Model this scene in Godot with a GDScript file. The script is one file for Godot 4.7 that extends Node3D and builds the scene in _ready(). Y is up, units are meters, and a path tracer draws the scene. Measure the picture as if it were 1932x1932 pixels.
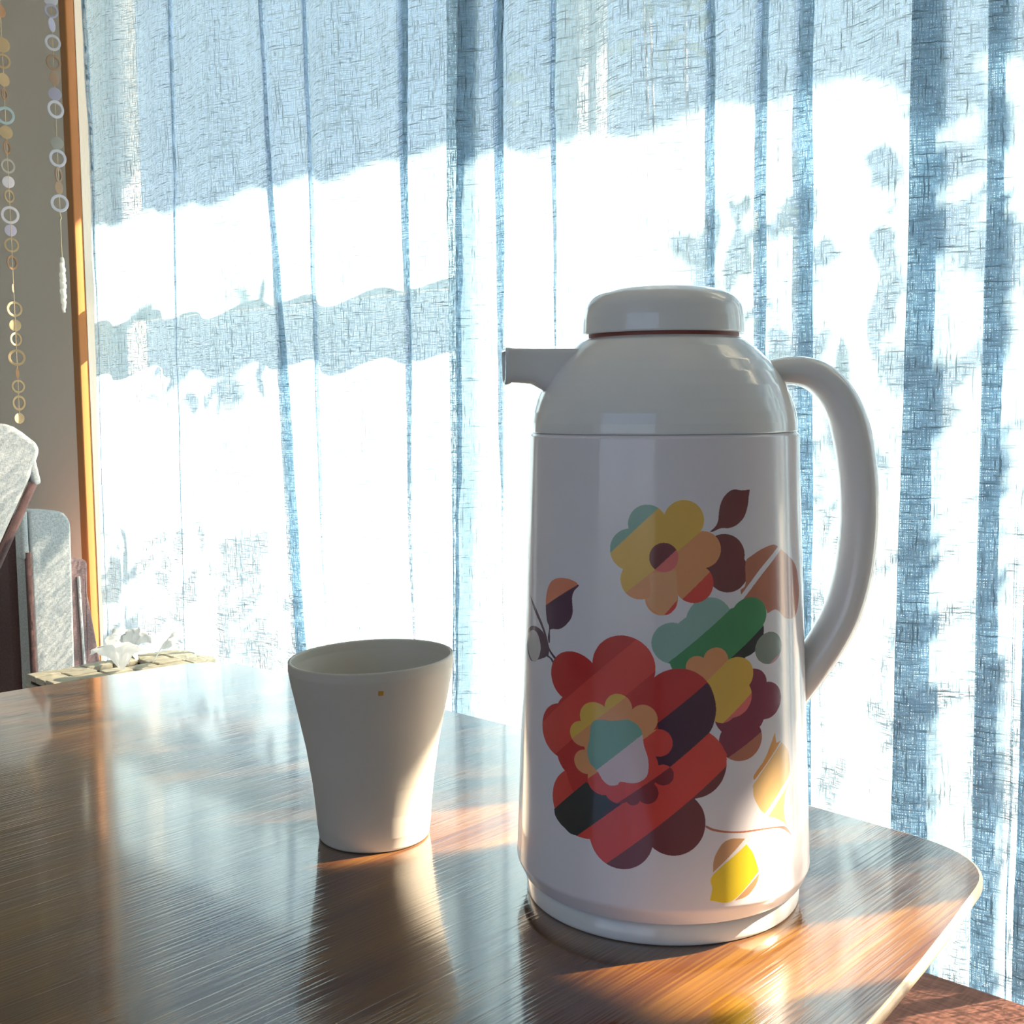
extends Node3D
# A retro flowered vacuum jug and a cream cup on a dark wooden table, backlit by a window behind blue linen curtains.
# World: y up, floor at 0, the window wall runs along X at z = WALL; the eye stands at (0, EYE, 0).

const EYE := 0.945
const TABLE := 0.6993
const CURTAIN := -1.0
const WALL := -1.06
const GLASS := -1.13
const DESIGN := [
	["maroon petals", [[19.5,177.7,11.1,9.8],[22.1,170.5,10.3,9]], [], [[13.6,170.8,28.1,182.2]], ["maroon", "maroon"]],
	["brown petal upper", [], [[31.1,174.3,34.9,177.2,41.5,179.8,48.7,181,52.8,179.9,39.6,170.6,28.5,160.1,28.1,162.2,30.9,164.7]], [], ["brown"]],
	["brown petal lower", [], [[55.4,178.6,58.9,176.4,69.5,170.4,74.5,163.2,75.2,153.3,69.1,146,59.2,145.9,50.5,151.2,44.2,150.2,40.9,155.6,34.6,158.2,29.2,157.7,41.2,168.5]], [], ["brown"]],
	["dark leaf", [], [[34.1,206.7,29.4,206.5,24.7,207,20.7,204.7,18.3,201,17.4,197.2,17,193.8,15.8,191.2,12.8,188.6,14.5,188.8,18.3,190.1,22.7,190.1,26.9,191.5,30.7,194.8,32.8,199.7,33.4,203.5]], [], ["maroon"]],
	["left leaf", [], [[-51.8,164.5,-57,165.5,-63.6,165,-68.9,162.5,-72.1,157.2,-72.6,150.5,-71.3,144.2,-69.3,141.2,-70.1,136.6,-69.4,133.8,-68.3,134,-68.5,140.1,-66.6,140.8,-60.9,141.7,-55.8,145.2,-53.1,149.9,-53.6,156.6,-52.5,160.1,-49.6,162.9]], [[-73.1,150.8,-50.5,163.2]], ["coral", "purple"]],
	["left stem", [], [[-91.8,153.3,-83.7,148.9,-75.6,142.3,-71,136.4,-68.9,131.9,-66.1,129.5,-63.2,127.7,-64.3,126.9,-67.4,128.9,-70.8,132,-72.9,136.5,-77.9,141.9,-86,147.8]], [], ["purple"]],
	["left small leaf", [], [[-94.1,135.7,-88.5,138.4,-82,139.5,-75.4,138.4,-71,135.2,-68.9,131.5,-69.2,128,-73.1,126,-78.6,124.1,-86.2,121.9,-92.1,124.5,-94.5,130]], [], ["purple"]],
	["left small leaf face", [], [[-93.2,134.1,-86.8,137,-80.8,136.7,-77.4,133.3,-76.4,129.3,-78.7,124.6,-83.7,122,-89.9,124.1,-93.2,128.6]], [], ["cream"]],
	["left leaf twig", [], [[-69.8,128,-66,126.7,-64.6,124.9,-65.5,124.7,-68,126.6,-70.6,127.1]], [], ["purple"]],
	["green flower", [[12.6,149.6,10.8,10.1],[-4.5,139.7,9.1,9.1],[33.2,150.4,10.1,8.1],[12.2,136.5,18.7,17.7],[27.6,143.2,13.9,11.6]], [], [[-8.8,128.9,22.5,153.8],[24.8,133.5,43.9,146.8]], ["sage", "green", "ink"]],
	["grey petals", [[45,134.3,9.1,7.3]], [], [[40.2,124.7,57.1,133.3]], ["mossgrey", "rose"]],
	["plum petals", [[42.1,110.6,10.7,8.5],[27.9,94.8,11.3,9.7],[28.1,107.3,13.8,11.7],[33.9,119.2,8.8,7]], [], [[18.3,86,36.5,95.6]], ["plum", "brown"]],
	["small flower", [[6.6,129,5,4.9],[15.4,131.7,5.9,5.6],[25.6,124.4,9.1,7.9],[18.6,120.7,10.9,10.1],[23.3,114.4,10.3,9.2],[18.5,109.8,7.1,6.6]], [], [[11,122.3,22.3,132.2],[18.9,103.4,35.4,116.8]], ["orange", "yellow", "pink"]],
	["yellow flower", [[-15.9,192.4,8.9,8.5],[0.8,194,9.3,8.9],[-23.4,180.8,10,9.4],[9.5,180.9,8.7,8.2],[-19.1,167.6,9,8.8],[5.5,166,9,8.6],[-9.2,159.4,7.4,7.4],[-7.1,179.3,15.6,15.2]], [], [[-33.2,179,-10.5,199.7],[-25.3,161.8,8.7,189],[-0.4,158.7,12.7,170.9]], ["teal", "yellow", "orange", "red"]],
	["yellow flower glow", [], [[-14.8,169.5,-12.9,170.8,-2.8,172.1,-2.1,159.8,-4.3,153.7,-9.1,152.1,-13.9,155.1,-15.9,158.9,-14.2,161.2]], [[-8.1,152,-2,159.1]], ["amber", "red"]],
	["yellow flower eye", [[-8.3,177.6,6.6,6.5]], [], [[-12.9,171.6,-2,181.6]], ["maroon", "pink"]],
	["red flower", [[-44.7,63.2,18.6,16.1],[-26.9,50.9,14.5,14.6],[-3.7,58.8,13.9,14.6],[5,85.3,15.2,15.3],[-19.1,80.2,26.7,27]], [], [[-61.8,56.3,13,121.7],[-47.3,48,12,99.2],[-33,37.7,20.4,84]], ["red", "ink", "red", "maroon"]],
	["red flower upper", [[-52.2,120.7,14.5,11.6],[-26.6,128.1,14.8,14.2],[-1.5,111.9,16.3,16.5],[-56.8,94.4,16,12.8],[-47.5,101.3,15.2,12.5],[-47.1,85.5,14.1,11.7],[-32.7,105.9,18.4,17.3],[-32.3,82,23.5,22.3],[-14.5,107.4,14.4,14.6]], [], [[-76.6,91.7,-40.2,123.6],[-67.9,77.4,-13.8,125.3],[-61.8,56.3,13,121.7],[-47.3,48,12,99.2],[-33,37.7,20.4,84]], ["crimson", "red", "crimson", "plumink", "red", "maroon"]],
	["dark petal", [], [[11.3,121.8,13.4,118.2,15.1,112.4,14.9,106,12,99.2,3,93.7,-5.9,86.8,-8.1,91.4,-10.9,103.7,-0.2,113]], [[-10.9,103.7,11.3,121.8]], ["crimson", "plumink"]],
	["dark petal left", [], [[-62,56.4,-43.5,73.6,-39.2,69.3,-33.9,68.5,-30.8,64.4,-47.3,48.3,-55.7,49.6,-61,53.2]], [], ["ink"]],
	["red lower petal", [[5.2,85.3,15,15.2]], [[-32.1,62.2,-4.1,87.4,8.7,98.2,12,99.4,16.2,95.7,20.5,88.8,17,81.7,-11.1,58.6,-31.7,38.9]], [[-47.3,48,12,99.2],[-33,37.7,20.4,84]], ["plumink", "red", "maroon"]],
	["ring", [[-39.8,103.8,7.8,7],[-28.4,109.7,6.4,6.2],[-46.2,95.3,6.9,5.8],[-17,105.3,6.4,6.5],[-10.1,95,6,6.2],[-43.9,82.7,6.4,5.6],[-35.7,75.7,7.2,6.8],[-28,72.7,6.7,6.6],[-15.1,72.3,4.9,5.1],[-8.2,80.6,4.6,4.7],[-21.4,69.3,3.2,3.3],[-28.2,92.5,16.9,16.4],[-22.3,83.2,12.2,12.3]], [], [[-53.2,90.9,-25,114.6],[-43,74.9,-10.9,101.1],[-31.4,63.8,-4.1,85.1]], ["yellow", "orange", "red", "maroonred"]],
	["blob", [], [[-41.6,99.8,-39.8,102.4,-36.2,103.2,-31.8,103.3,-27.5,104,-23.8,104.6,-20.1,103,-18.1,100.7,-17.2,97.9,-16.6,93.5,-14.7,87,-15,80.5,-17.9,77.2,-21.9,76,-27,76.1,-28.4,74.5,-32.2,73.9,-35.3,75.8,-38,79.5,-41.8,82.7,-43.3,87.8,-42.3,93.9]], [[-38.3,79.9,-17.5,98.3]], ["teal", "blush"]],
	["gold leaf", [], [[47.8,94.9,48.6,89.9,52.1,90.3,34.3,75.2,34.5,77.9,41.1,84.4]], [], ["gold"]],
	["gold leaf body", [], [[52.7,89.5,57.2,85.1,59,79.6,58.4,72.8,51.4,67.7,40,58.7,37.4,61.5,34.3,67.1,33.7,71.4,34.3,73.9,42.8,81.8]], [], ["goldpale"]],
	["gold leaf tail", [], [[58.6,69.4,55.2,65.1,53.5,58.7,54.2,53.4,56.6,48.3,53,51.6,47.6,54.9,42.3,57,50.5,63.7]], [], ["goldpale"]],
	["stem", [], [[10.3,57.6,14.2,55.7,20.2,54.1,27.3,53.1,38.3,52.3,48.8,50.9,55.1,48.9,59.8,43.6,52.9,48.4,47.5,50.4,38.3,51.6,27.3,52.3,19.3,53.4,13.4,54.9,10.3,56.6]], [], ["brown"]],
	["low leaf top", [], [[29,49.4,25.5,50,21.9,50.3,18,48.7,14.8,44.1,13.6,40.1,13.5,36,20.9,42.2]], [], ["copper"]],
	["low leaf middle", [], [[29.6,46.7,32.9,42.3,35.3,36,36,32.9,22.3,21.9,12,23.3,13.1,28.6,13.6,35]], [], ["lemon"]],
	["low leaf tail", [], [[36.6,32.1,34.7,27.3,29.8,23,23.4,21.7]], [], ["copper"]],
]

var mats := {}
var rng := RandomNumberGenerator.new()


func _ready() -> void:
	rng.seed = 7
	# ---- camera
	var cam := Camera3D.new()
	cam.name = "camera"
	cam.fov = 47.41
	cam.near = 0.02
	cam.far = 100.0
	cam.basis = Basis(Vector3.UP, deg_to_rad(43.0)) * Basis(Vector3.RIGHT, deg_to_rad(-5.322)) * Basis(Vector3.BACK, deg_to_rad(-0.46))
	cam.position = Vector3(0, EYE, 0)
	add_child(cam)
	# ---- sky, exposure
	var sky_mat := ProceduralSkyMaterial.new()
	sky_mat.sky_top_color = Color(0.36, 0.58, 0.86)
	sky_mat.sky_horizon_color = Color(0.88, 0.94, 1.0)
	sky_mat.sky_curve = 0.18
	sky_mat.ground_horizon_color = Color(0.85, 0.86, 0.86)
	sky_mat.ground_bottom_color = Color(0.6, 0.6, 0.58)
	sky_mat.sky_energy_multiplier = 1.0
	sky_mat.ground_energy_multiplier = 1.0
	var env := Environment.new()
	env.background_mode = Environment.BG_SKY
	env.sky = Sky.new()
	env.sky.sky_material = sky_mat
	env.tonemap_mode = Environment.TONE_MAPPER_LINEAR
	env.tonemap_exposure = 1.6
	env.sdfgi_enabled = true
	env.ssao_enabled = true
	env.ssil_enabled = true
	var we := WorldEnvironment.new()
	we.name = "world_environment"
	we.environment = env
	add_child(we)
	# ---- sun: low, from the right behind the curtains
	var sun := DirectionalLight3D.new()
	sun.name = "sun"
	sun.light_color = Color(1.0, 0.93, 0.82)
	sun.light_energy = 9.0
	sun.light_angular_distance = 0.6
	sun.shadow_enabled = true
	sun.sky_mode = DirectionalLight3D.SKY_MODE_LIGHT_ONLY
	var el := deg_to_rad(37.0)
	sun.look_at_from_position(Vector3.ZERO, -Vector3(0.485 * cos(el), sin(el), -0.875 * cos(el)), Vector3.UP)
	add_child(sun)

	make_materials()
	build_room()
	build_window()
	build_outside()
	build_curtains()
	build_chairs()
	build_bench()
	build_table()
	build_tissue_box()
	build_strings()
	build_jug()
	build_cup()


# ------------------------------------------------------------------ helpers

func mat(called: String, color: Color, rough := 0.6, spec := 0.5) -> StandardMaterial3D:
	var m := StandardMaterial3D.new()
	m.resource_name = called
	m.albedo_color = color
	m.roughness = rough
	m.metallic_specular = spec
	mats[called] = m
	return m


func lin(r: float, g: float, b: float) -> Color:
	return Color(r, g, b).linear_to_srgb()


func numbered(called: String, parent: Node) -> String:
	if parent.get_node_or_null(called) == null:
		return called
	var k := 1
	while parent.get_node_or_null("%s_%03d" % [called, k]) != null:
		k += 1
	return "%s_%03d" % [called, k]


func put(called: String, mesh: Mesh, m: Material, parent: Node = self, at := Vector3.ZERO) -> MeshInstance3D:
	var o := MeshInstance3D.new()
	o.name = numbered(called, parent)
	o.mesh = mesh
	o.material_override = m
	o.position = at
	parent.add_child(o, true)
	return o


func tag(o: Node, label: String, category := "", group := "", kind := "") -> void:
	if label:
		o.set_meta("label", label)
	if category:
		o.set_meta("category", category)
	if group:
		o.set_meta("group", group)
	if kind:
		o.set_meta("kind", kind)


func thing(called: String, label: String, category: String, at := Vector3.ZERO, turn := 0.0, group := "") -> Node3D:
	var o := Node3D.new()
	o.name = numbered(called, self)
	o.position = at
	o.rotation.y = turn
	add_child(o, true)
	tag(o, label, category, group)
	return o


func struct(called: String, mesh: Mesh, m: Material, at := Vector3.ZERO) -> MeshInstance3D:
	var o := put(called, mesh, m, self, at)
	o.set_meta("kind", "structure")
	return o


# rows: Array of PackedVector3Array of equal length; a smooth sheet, uvs optional (same shape, PackedVector2Array)
func sheet(st: SurfaceTool, rows: Array, uvs: Array = [], close := false, flip := false, group := 0) -> void:
	st.set_smooth_group(group)
	var n: int = rows[0].size()
	for i in rows.size() - 1:
		for j in (n if close else n - 1):
			var q := [[i, j], [i, (j + 1) % n], [i + 1, (j + 1) % n], [i + 1, j]]
			var order := [0, 1, 2, 0, 2, 3]
			if flip:
				order = [0, 2, 1, 0, 3, 2]
			for k in order:
				var a: Array = q[k]
				if uvs.size():
					st.set_uv(uvs[a[0]][a[1]])
				st.add_vertex(rows[a[0]][a[1]])


func fresh() -> SurfaceTool:
	var st := SurfaceTool.new()
	st.begin(Mesh.PRIMITIVE_TRIANGLES)
	return st


func done(st: SurfaceTool) -> ArrayMesh:
	st.index()
	st.generate_normals()
	return st.commit()


func with_tangents(st: SurfaceTool) -> ArrayMesh:
	st.index()
	st.generate_normals()
	st.generate_tangents()
	return st.commit()


# a 2D outline with rounded corners: pts are [x, y, radius]; adds support points beside each arc
func rounded(pts: Array, closed: bool, steps := 5) -> PackedVector2Array:
	var out := PackedVector2Array()
	var n := pts.size()
	for i in n:
		var p := Vector2(pts[i][0], pts[i][1])
		var r: float = pts[i][2] if pts[i].size() > 2 else 0.0
		if r <= 0.0 or (not closed and (i == 0 or i == n - 1)):
			out.append(p)
			continue
		var a := Vector2(pts[(i + n - 1) % n][0], pts[(i + n - 1) % n][1])
		var b := Vector2(pts[(i + 1) % n][0], pts[(i + 1) % n][1])
		var da := (a - p).normalized()
		var db := (b - p).normalized()
		var half := acos(clampf(da.dot(db), -1.0, 1.0)) / 2.0
		var cut := minf(r / tan(half), minf((a - p).length(), (b - p).length()) * 0.49)
		var p0 := p + da * cut
		var p1 := p + db * cut
		out.append(p0 + da * minf(cut * 0.3, 0.002))
		for k in steps + 1:
			var t := float(k) / steps
			out.append(p0.lerp(p, t).lerp(p.lerp(p1, t), t))
		out.append(p1 + db * minf(cut * 0.3, 0.002))
	return out


func lathe(profile: PackedVector2Array, seg := 96, st: SurfaceTool = null, group := 0) -> SurfaceTool:
	if st == null:
		st = fresh()
	var rows := []
	for p in profile:
		var row := PackedVector3Array()
		for k in seg:
			var a := TAU * k / seg
			row.append(Vector3(sin(a) * p.x, p.y, cos(a) * p.x))
		rows.append(row)
	sheet(st, rows, [], true, false, group)
	return st


# extrude a closed outline (x, y) from z0 to z1 with small rounded edges, ends closed
func slab(outline: PackedVector2Array, z0: float, z1: float, bevel := 0.004) -> SurfaceTool:
	var st := fresh()
	var pts := outline
	if Geometry2D.is_polygon_clockwise(pts):
		pts = pts.duplicate()
		pts.reverse()
	var ins := PackedVector2Array()
	for i in pts.size():
		var a := pts[(i + pts.size() - 1) % pts.size()]
		var b := pts[(i + 1) % pts.size()]
		var t := (b - a).normalized()
		ins.append(pts[i] + Vector2(-t.y, t.x) * bevel)
	var rows := []
	var steps := 4
	for k in steps + 1:
		var w := PackedVector3Array()
		var t := float(k) / steps * PI / 2.0
		for i in pts.size():
			var p := ins[i].lerp(pts[i], sin(t))
			w.append(Vector3(p.x, p.y, z0 + bevel * (1.0 - cos(t))))
		rows.append(w)
	for k in steps + 1:
		var w := PackedVector3Array()
		var t := (1.0 - float(k) / steps) * PI / 2.0
		for i in pts.size():
			var p := ins[i].lerp(pts[i], sin(t))
			w.append(Vector3(p.x, p.y, z1 - bevel * (1.0 - cos(t))))
		rows.append(w)
	sheet(st, rows, [], true, true, 0)
	st.set_smooth_group(1)
	var mid := Vector2.ZERO
	for p in ins:
		mid += p / ins.size()
	for i in ins.size():
		var p := ins[i]
		var q := ins[(i + 1) % ins.size()]
		if p.distance_to(q) < 0.00001:
			continue
		for v in [Vector3(p.x, p.y, z1), Vector3(mid.x, mid.y, z1), Vector3(q.x, q.y, z1), Vector3(p.x, p.y, z0), Vector3(q.x, q.y, z0), Vector3(mid.x, mid.y, z0)]:
			st.add_vertex(v)
	return st


func box(size: Vector3, bevel := 0.004) -> ArrayMesh:
	var b := minf(bevel, minf(size.x, minf(size.y, size.z)) * 0.45)
	var o := PackedVector2Array()
	for c in [Vector2(1, 1), Vector2(-1, 1), Vector2(-1, -1), Vector2(1, -1)]:
		var corner := Vector2(c.x * (size.x / 2 - b), c.y * (size.y / 2 - b))
		var from: float = {1: 0.0, -1: PI / 2}[int(c.x)] if c.y > 0 else {-1: PI, 1: PI * 1.5}[int(c.x)]
		for k in 4:
			var t := from + PI / 2 * k / 3.0
			o.append(corner + Vector2(cos(t), sin(t)) * b)
	return done(slab(o, -size.z / 2, size.z / 2, b))


# a tube along points; radii may be an array of Vector2 (across, along the given up) for oval sections
func tube(points: PackedVector3Array, radii: Array, side := Vector3.BACK, seg := 12, caps := true) -> SurfaceTool:
	var st := fresh()
	var rows := []
	for i in points.size():
		var d := (points[mini(i + 1, points.size() - 1)] - points[maxi(i - 1, 0)]).normalized()
		var s := (side - d * side.dot(d)).normalized()
		var u := d.cross(s)
		var r: Vector2 = radii[i] if radii[i] is Vector2 else Vector2(radii[i], radii[i])
		var row := PackedVector3Array()
		for k in seg:
			var a := TAU * k / seg
			row.append(points[i] + u * cos(a) * r.x + s * sin(a) * r.y)
		rows.append(row)
	if caps:
		var first := PackedVector3Array()
		var last := PackedVector3Array()
		for k in seg:
			first.append(points[0])
			last.append(points[points.size() - 1])
		rows.push_front(first)
		rows.push_back(last)
	sheet(st, rows, [], true, false, 0)
	return st


func smooth_path(pts: Array, steps := 6) -> PackedVector3Array:
	var out := PackedVector3Array()
	for i in pts.size() - 1:
		var a: Vector3 = pts[maxi(i - 1, 0)]
		var b: Vector3 = pts[i]
		var c: Vector3 = pts[i + 1]
		var d: Vector3 = pts[mini(i + 2, pts.size() - 1)]
		for k in steps:
			out.append(b.cubic_interpolate(c, a, d, float(k) / steps))
	out.append(pts[pts.size() - 1])
	return out


# ------------------------------------------------------------------ materials

func grey_noise(w: int, h: int, fx: float, fy: float, noise_seed: int, octaves := 4) -> PackedFloat32Array:
	var n := FastNoiseLite.new()
	n.seed = noise_seed
	n.frequency = 1.0
	n.fractal_octaves = octaves
	var out := PackedFloat32Array()
	out.resize(w * h)
	for y in h:
		for x in w:
			out[y * w + x] = n.get_noise_2d(x * fx, y * fy)
	return out


func make_materials() -> void:
	mat("plaster", lin(0.86, 0.82, 0.73), 0.9, 0.2)
	var pn := NoiseTexture2D.new()
	pn.width = 256
	pn.height = 256
	pn.seamless = true
	pn.noise = FastNoiseLite.new()
	pn.noise.seed = 3
	pn.noise.frequency = 0.09
	mats.plaster.heightmap_enabled = true
	mats.plaster.heightmap_texture = pn
	mats.plaster.heightmap_scale = 0.03
	mats.plaster.uv1_triplanar = true
	mats.plaster.uv1_scale = Vector3(9, 2.2, 9)
	mat("white_paint", lin(0.8, 0.79, 0.76), 0.85, 0.3)
	mat("floor_wood", lin(0.38, 0.33, 0.29), 0.5, 0.4)
	mat("casing_wood", lin(0.38, 0.16, 0.045), 0.35, 0.5)
	mat("casing_dark", lin(0.11, 0.045, 0.02), 0.5, 0.4)
	mat("reveal", lin(0.85, 0.80, 0.66), 0.8, 0.3)
	mat("sash", lin(0.62, 0.63, 0.64), 0.9, 0.1)
	var pane := mat("pane", Color(1, 1, 1, 0.06), 0.02, 0.5)
	pane.transparency = BaseMaterial3D.TRANSPARENCY_ALPHA
	mat("concrete", lin(0.55, 0.54, 0.5), 0.9, 0.2)
	mat("leaf", lin(0.09, 0.12, 0.09), 0.7, 0.3)
	mat("jug_white", lin(0.80, 0.79, 0.78), 0.16, 0.5)
	mats.jug_white.clearcoat_enabled = true
	mats.jug_white.clearcoat = 0.6
	mats.jug_white.clearcoat_roughness = 0.04
	mat("jug_reflected_red", lin(0.3, 0.09, 0.07), 0.5, 0.4)  # reflected orange painted as a dark red base colour under the lid
	mat("cup_glaze", lin(0.62, 0.57, 0.49), 0.5, 0.4)
	mat("cup_mark", lin(0.55, 0.28, 0.05), 0.5, 0.4)
	mat("edge_band", lin(0.62, 0.50, 0.36), 0.4, 0.5)
	mat("dark_wood", lin(0.14, 0.07, 0.04), 0.4, 0.5)
	mat("tissue", lin(0.86, 0.88, 0.88), 0.9, 0.2)
	mats.tissue.backlight_enabled = true
	mats.tissue.backlight = Color(0.8, 0.8, 0.8)
	mat("rush", lin(0.42, 0.38, 0.29), 0.8, 0.3)
	mat("rush_pale", lin(0.5, 0.46, 0.36), 0.8, 0.3)
	mat("rush_dark", lin(0.07, 0.06, 0.05), 0.9, 0.2)
	mat("shell_white", lin(0.82, 0.80, 0.86), 0.3, 0.5)
	mat("shell_lilac", lin(0.6, 0.57, 0.72), 0.3, 0.5)
	mat("shell_tan", lin(0.52, 0.40, 0.22), 0.35, 0.5)
	mat("shell_brown", lin(0.45, 0.28, 0.16), 0.35, 0.5)
	mat("shell_grey", lin(0.5, 0.48, 0.42), 0.35, 0.5)
	mat("shell_blue", lin(0.5, 0.68, 0.74), 0.3, 0.5)
	for k in ["white", "lilac", "tan", "brown", "grey", "blue"]:
		mats["shell_" + k].backlight_enabled = true
		mats["shell_" + k].backlight = Color(0.7, 0.7, 0.7)
	mat("thread", lin(0.72, 0.6, 0.4), 0.8, 0.3)
	mat("pendant", lin(0.9, 0.88, 0.8), 0.5, 0.4)
	mats.pendant.backlight_enabled = true
	mats.pendant.backlight = Color(0.8, 0.8, 0.8)
	cloth_material("grey_cloth", lin(0.44, 0.46, 0.475), 11)
	cloth_material("brown_cloth", lin(0.11, 0.065, 0.065), 12)
	cloth_material("mauve_cloth", lin(0.25, 0.17, 0.17), 15)
	cloth_material("suede", lin(0.26, 0.105, 0.07), 13)
	mats.suede.uv1_scale = Vector3.ONE * 5.0
	make_linen()
	make_table_wood()
	make_print()


func cloth_material(called: String, c: Color, noise_seed: int) -> void:
	var m := mat(called, Color.WHITE, 0.9, 0.2)
	var w := 128
	var a := grey_noise(w, w, 0.05, 0.9, noise_seed, 2)
	var b := grey_noise(w, w, 0.9, 0.05, noise_seed + 40, 2)
	var im := Image.create(w, w, false, Image.FORMAT_RGB8)
	for y in w:
		for x in w:
			var t := clampf(1.0 + a[y * w + x] * 0.22 + b[y * w + x] * 0.22, 0.4, 1.6)
			im.set_pixel(x, y, Color(c.r * t, c.g * t, c.b * t))
	m.albedo_texture = ImageTexture.create_from_image(im)
	m.uv1_triplanar = true
	m.uv1_scale = Vector3.ONE * 26.0
	m.rim_enabled = true
	m.rim = 0.3


# linen: warp and weft threads of uneven thickness with slubs; alpha leaves small holes between threads
func make_linen() -> void:
	var w := 1400
	var dark := PackedFloat32Array()
	dark.resize(w * w)
	var wob := grey_noise(w, 8, 0.012, 3.7, 21, 2)
	var pitch := 5
	for pass_ in 2:
		for j in w / pitch:
			var c := j * pitch + rng.randi_range(-1, 1)
			var a := rng.randf_range(0.25, 0.75)
			var row := rng.randi_range(0, 7)
			var from := rng.randi_range(0, w)
			var slub_at := rng.randi_range(0, w)
			var slub_long := rng.randi_range(20, 140)
			var thin := rng.randf_range(-0.1, 0.5)
			var slub_more := rng.randf() < 0.3
			for x in w:
				var m := wob[row * w + (x + from) % w]
				var s := a * (0.75 + m)
				var half := 1.0 if m < thin else 2.0
				var k := (x - slub_at + w) % w
				if slub_more and k < slub_long:
					s = 0.7 + 0.35 * sin(PI * k / slub_long)
					half = 2.0
				var cc := c + int(round(m * 3.0))
				for d in range(-int(half) + 1, int(half) + 1):
					var p := (cc + d + w) % w
					var idx := p * w + x if pass_ == 0 else x * w + p
					if dark[idx] < s:
						dark[idx] = s
	var im := Image.create(w, w, false, Image.FORMAT_RGBA8)
	var bytes := PackedByteArray()
	bytes.resize(w * w * 4)
	for i in w * w:
		var d := minf(dark[i], 1.2)
		var t := 1.0 - 0.34 * d - 0.3 * maxf(d - 0.85, 0.0)
		bytes[i * 4] = int(clampf(t * 0.77, 0, 1) * 255)
		bytes[i * 4 + 1] = int(clampf(t * 0.91, 0, 1) * 255)
		bytes[i * 4 + 2] = int(clampf(t * 1.0, 0, 1) * 255)
		bytes[i * 4 + 3] = 70 if d < 0.02 else 255
	im = Image.create_from_data(w, w, false, Image.FORMAT_RGBA8, bytes)
	var m := mat("linen", Color.WHITE, 0.95, 0.1)
	m.albedo_texture = ImageTexture.create_from_image(im)
	m.transparency = BaseMaterial3D.TRANSPARENCY_ALPHA
	m.cull_mode = BaseMaterial3D.CULL_DISABLED
	m.backlight_enabled = true
	m.backlight = Color(1, 1, 1)


func make_table_wood() -> void:
	var w := 2048
	var h := 512
	var fine := grey_noise(w, h, 0.22, 0.012, 31, 3)
	var broad := grey_noise(w, h, 0.012, 0.002, 32, 3)
	var im := Image.create(w, h, false, Image.FORMAT_RGB8)
	var hi := Image.create(w, h, false, Image.FORMAT_L8)
	for y in h:
		for x in w:
			var i := y * w + x
			var t := clampf(0.5 + fine[i] * 0.45 + broad[i] * 0.5, 0.0, 1.0)
			var c := lin(0.06, 0.018, 0.007).lerp(lin(0.215, 0.105, 0.015), t)
			im.set_pixel(x, y, c)
			var v := clampf(0.5 + fine[i] * 0.9, 0.0, 1.0)
			hi.set_pixel(x, y, Color(v, v, v))
	var m := mat("table_wood", Color.WHITE, 0.15, 0.95)
	m.albedo_texture = ImageTexture.create_from_image(im)
	m.heightmap_enabled = true
	m.heightmap_texture = ImageTexture.create_from_image(hi)
	m.heightmap_scale = 0.012
	m.clearcoat_enabled = true
	m.clearcoat = 1.0
	m.clearcoat_roughness = 0.08


# ------------------------------------------------------------------ the print on the jug

const INK := {
	"maroon": [0.2, 0.055, 0.055], "brown": [0.5, 0.2, 0.12], "coral": [0.85, 0.27, 0.15], "purple": [0.11, 0.05, 0.08],
	"sage": [0.3, 0.5, 0.41], "green": [0.08, 0.3, 0.12], "ink": [0.045, 0.045, 0.042], "mossgrey": [0.25, 0.3, 0.24],
	"rose": [0.6, 0.3, 0.33], "plum": [0.25, 0.05, 0.075], "orange": [0.88, 0.36, 0.15], "yellow": [0.85, 0.52, 0.1],
	"pink": [0.8, 0.2, 0.17], "teal": [0.22, 0.44, 0.34], "red": [0.75, 0.08, 0.06], "crimson": [0.58, 0.045, 0.04],
	"amber": [0.85, 0.42, 0.2], "plumink": [0.085, 0.03, 0.05], "maroonred": [0.25, 0.035, 0.04], "blush": [0.74, 0.62, 0.62],
	"cream": [0.62, 0.6, 0.55], "gold": [0.8, 0.4, 0.12], "goldpale": [0.72, 0.5, 0.22], "copper": [0.55, 0.33, 0.16], "lemon": [0.85, 0.65, 0.04],
}


func make_print() -> void:
	var k := 6.0
	var w := int(220 * k)
	var h := int(235 * k)
	var im := Image.create(w, h, false, Image.FORMAT_RGB8)
	im.fill(Color.WHITE)
	for d in DESIGN:
		var outlines := []
		for p in d[2]:
			outlines.append(softened(p))
		paint(im, k, d[1], outlines, d[3], d[4])
	var m := mat("jug_print", lin(0.80, 0.755, 0.79), 0.16, 0.5)
	m.albedo_texture = ImageTexture.create_from_image(im)
	m.texture_repeat = false
	m.clearcoat_enabled = true
	m.clearcoat = 0.3
	m.clearcoat_roughness = 0.04


# an outline with curves drawn through its points; sharp corners stay sharp
func softened(p: Array) -> Array:
	var v: Array[Vector2] = []
	for i in range(0, p.size(), 2):
		v.append(Vector2(p[i], p[i + 1]))
	var n := v.size()
	var sharp := []
	for i in n:
		sharp.append(absf((v[i] - v[(i + n - 1) % n]).angle_to(v[(i + 1) % n] - v[i])) > 0.95)
	var out := []
	for i in n:
		var b := v[i]
		var c := v[(i + 1) % n]
		var a := b * 2.0 - c if sharp[i] else v[(i + n - 1) % n]
		var d := c * 2.0 - b if sharp[(i + 1) % n] else v[(i + 2) % n]
		for k in 5:
			var q := b.cubic_interpolate(c, a, d, k / 5.0)
			out.append(q.x)
			out.append(q.y)
	return out


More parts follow.
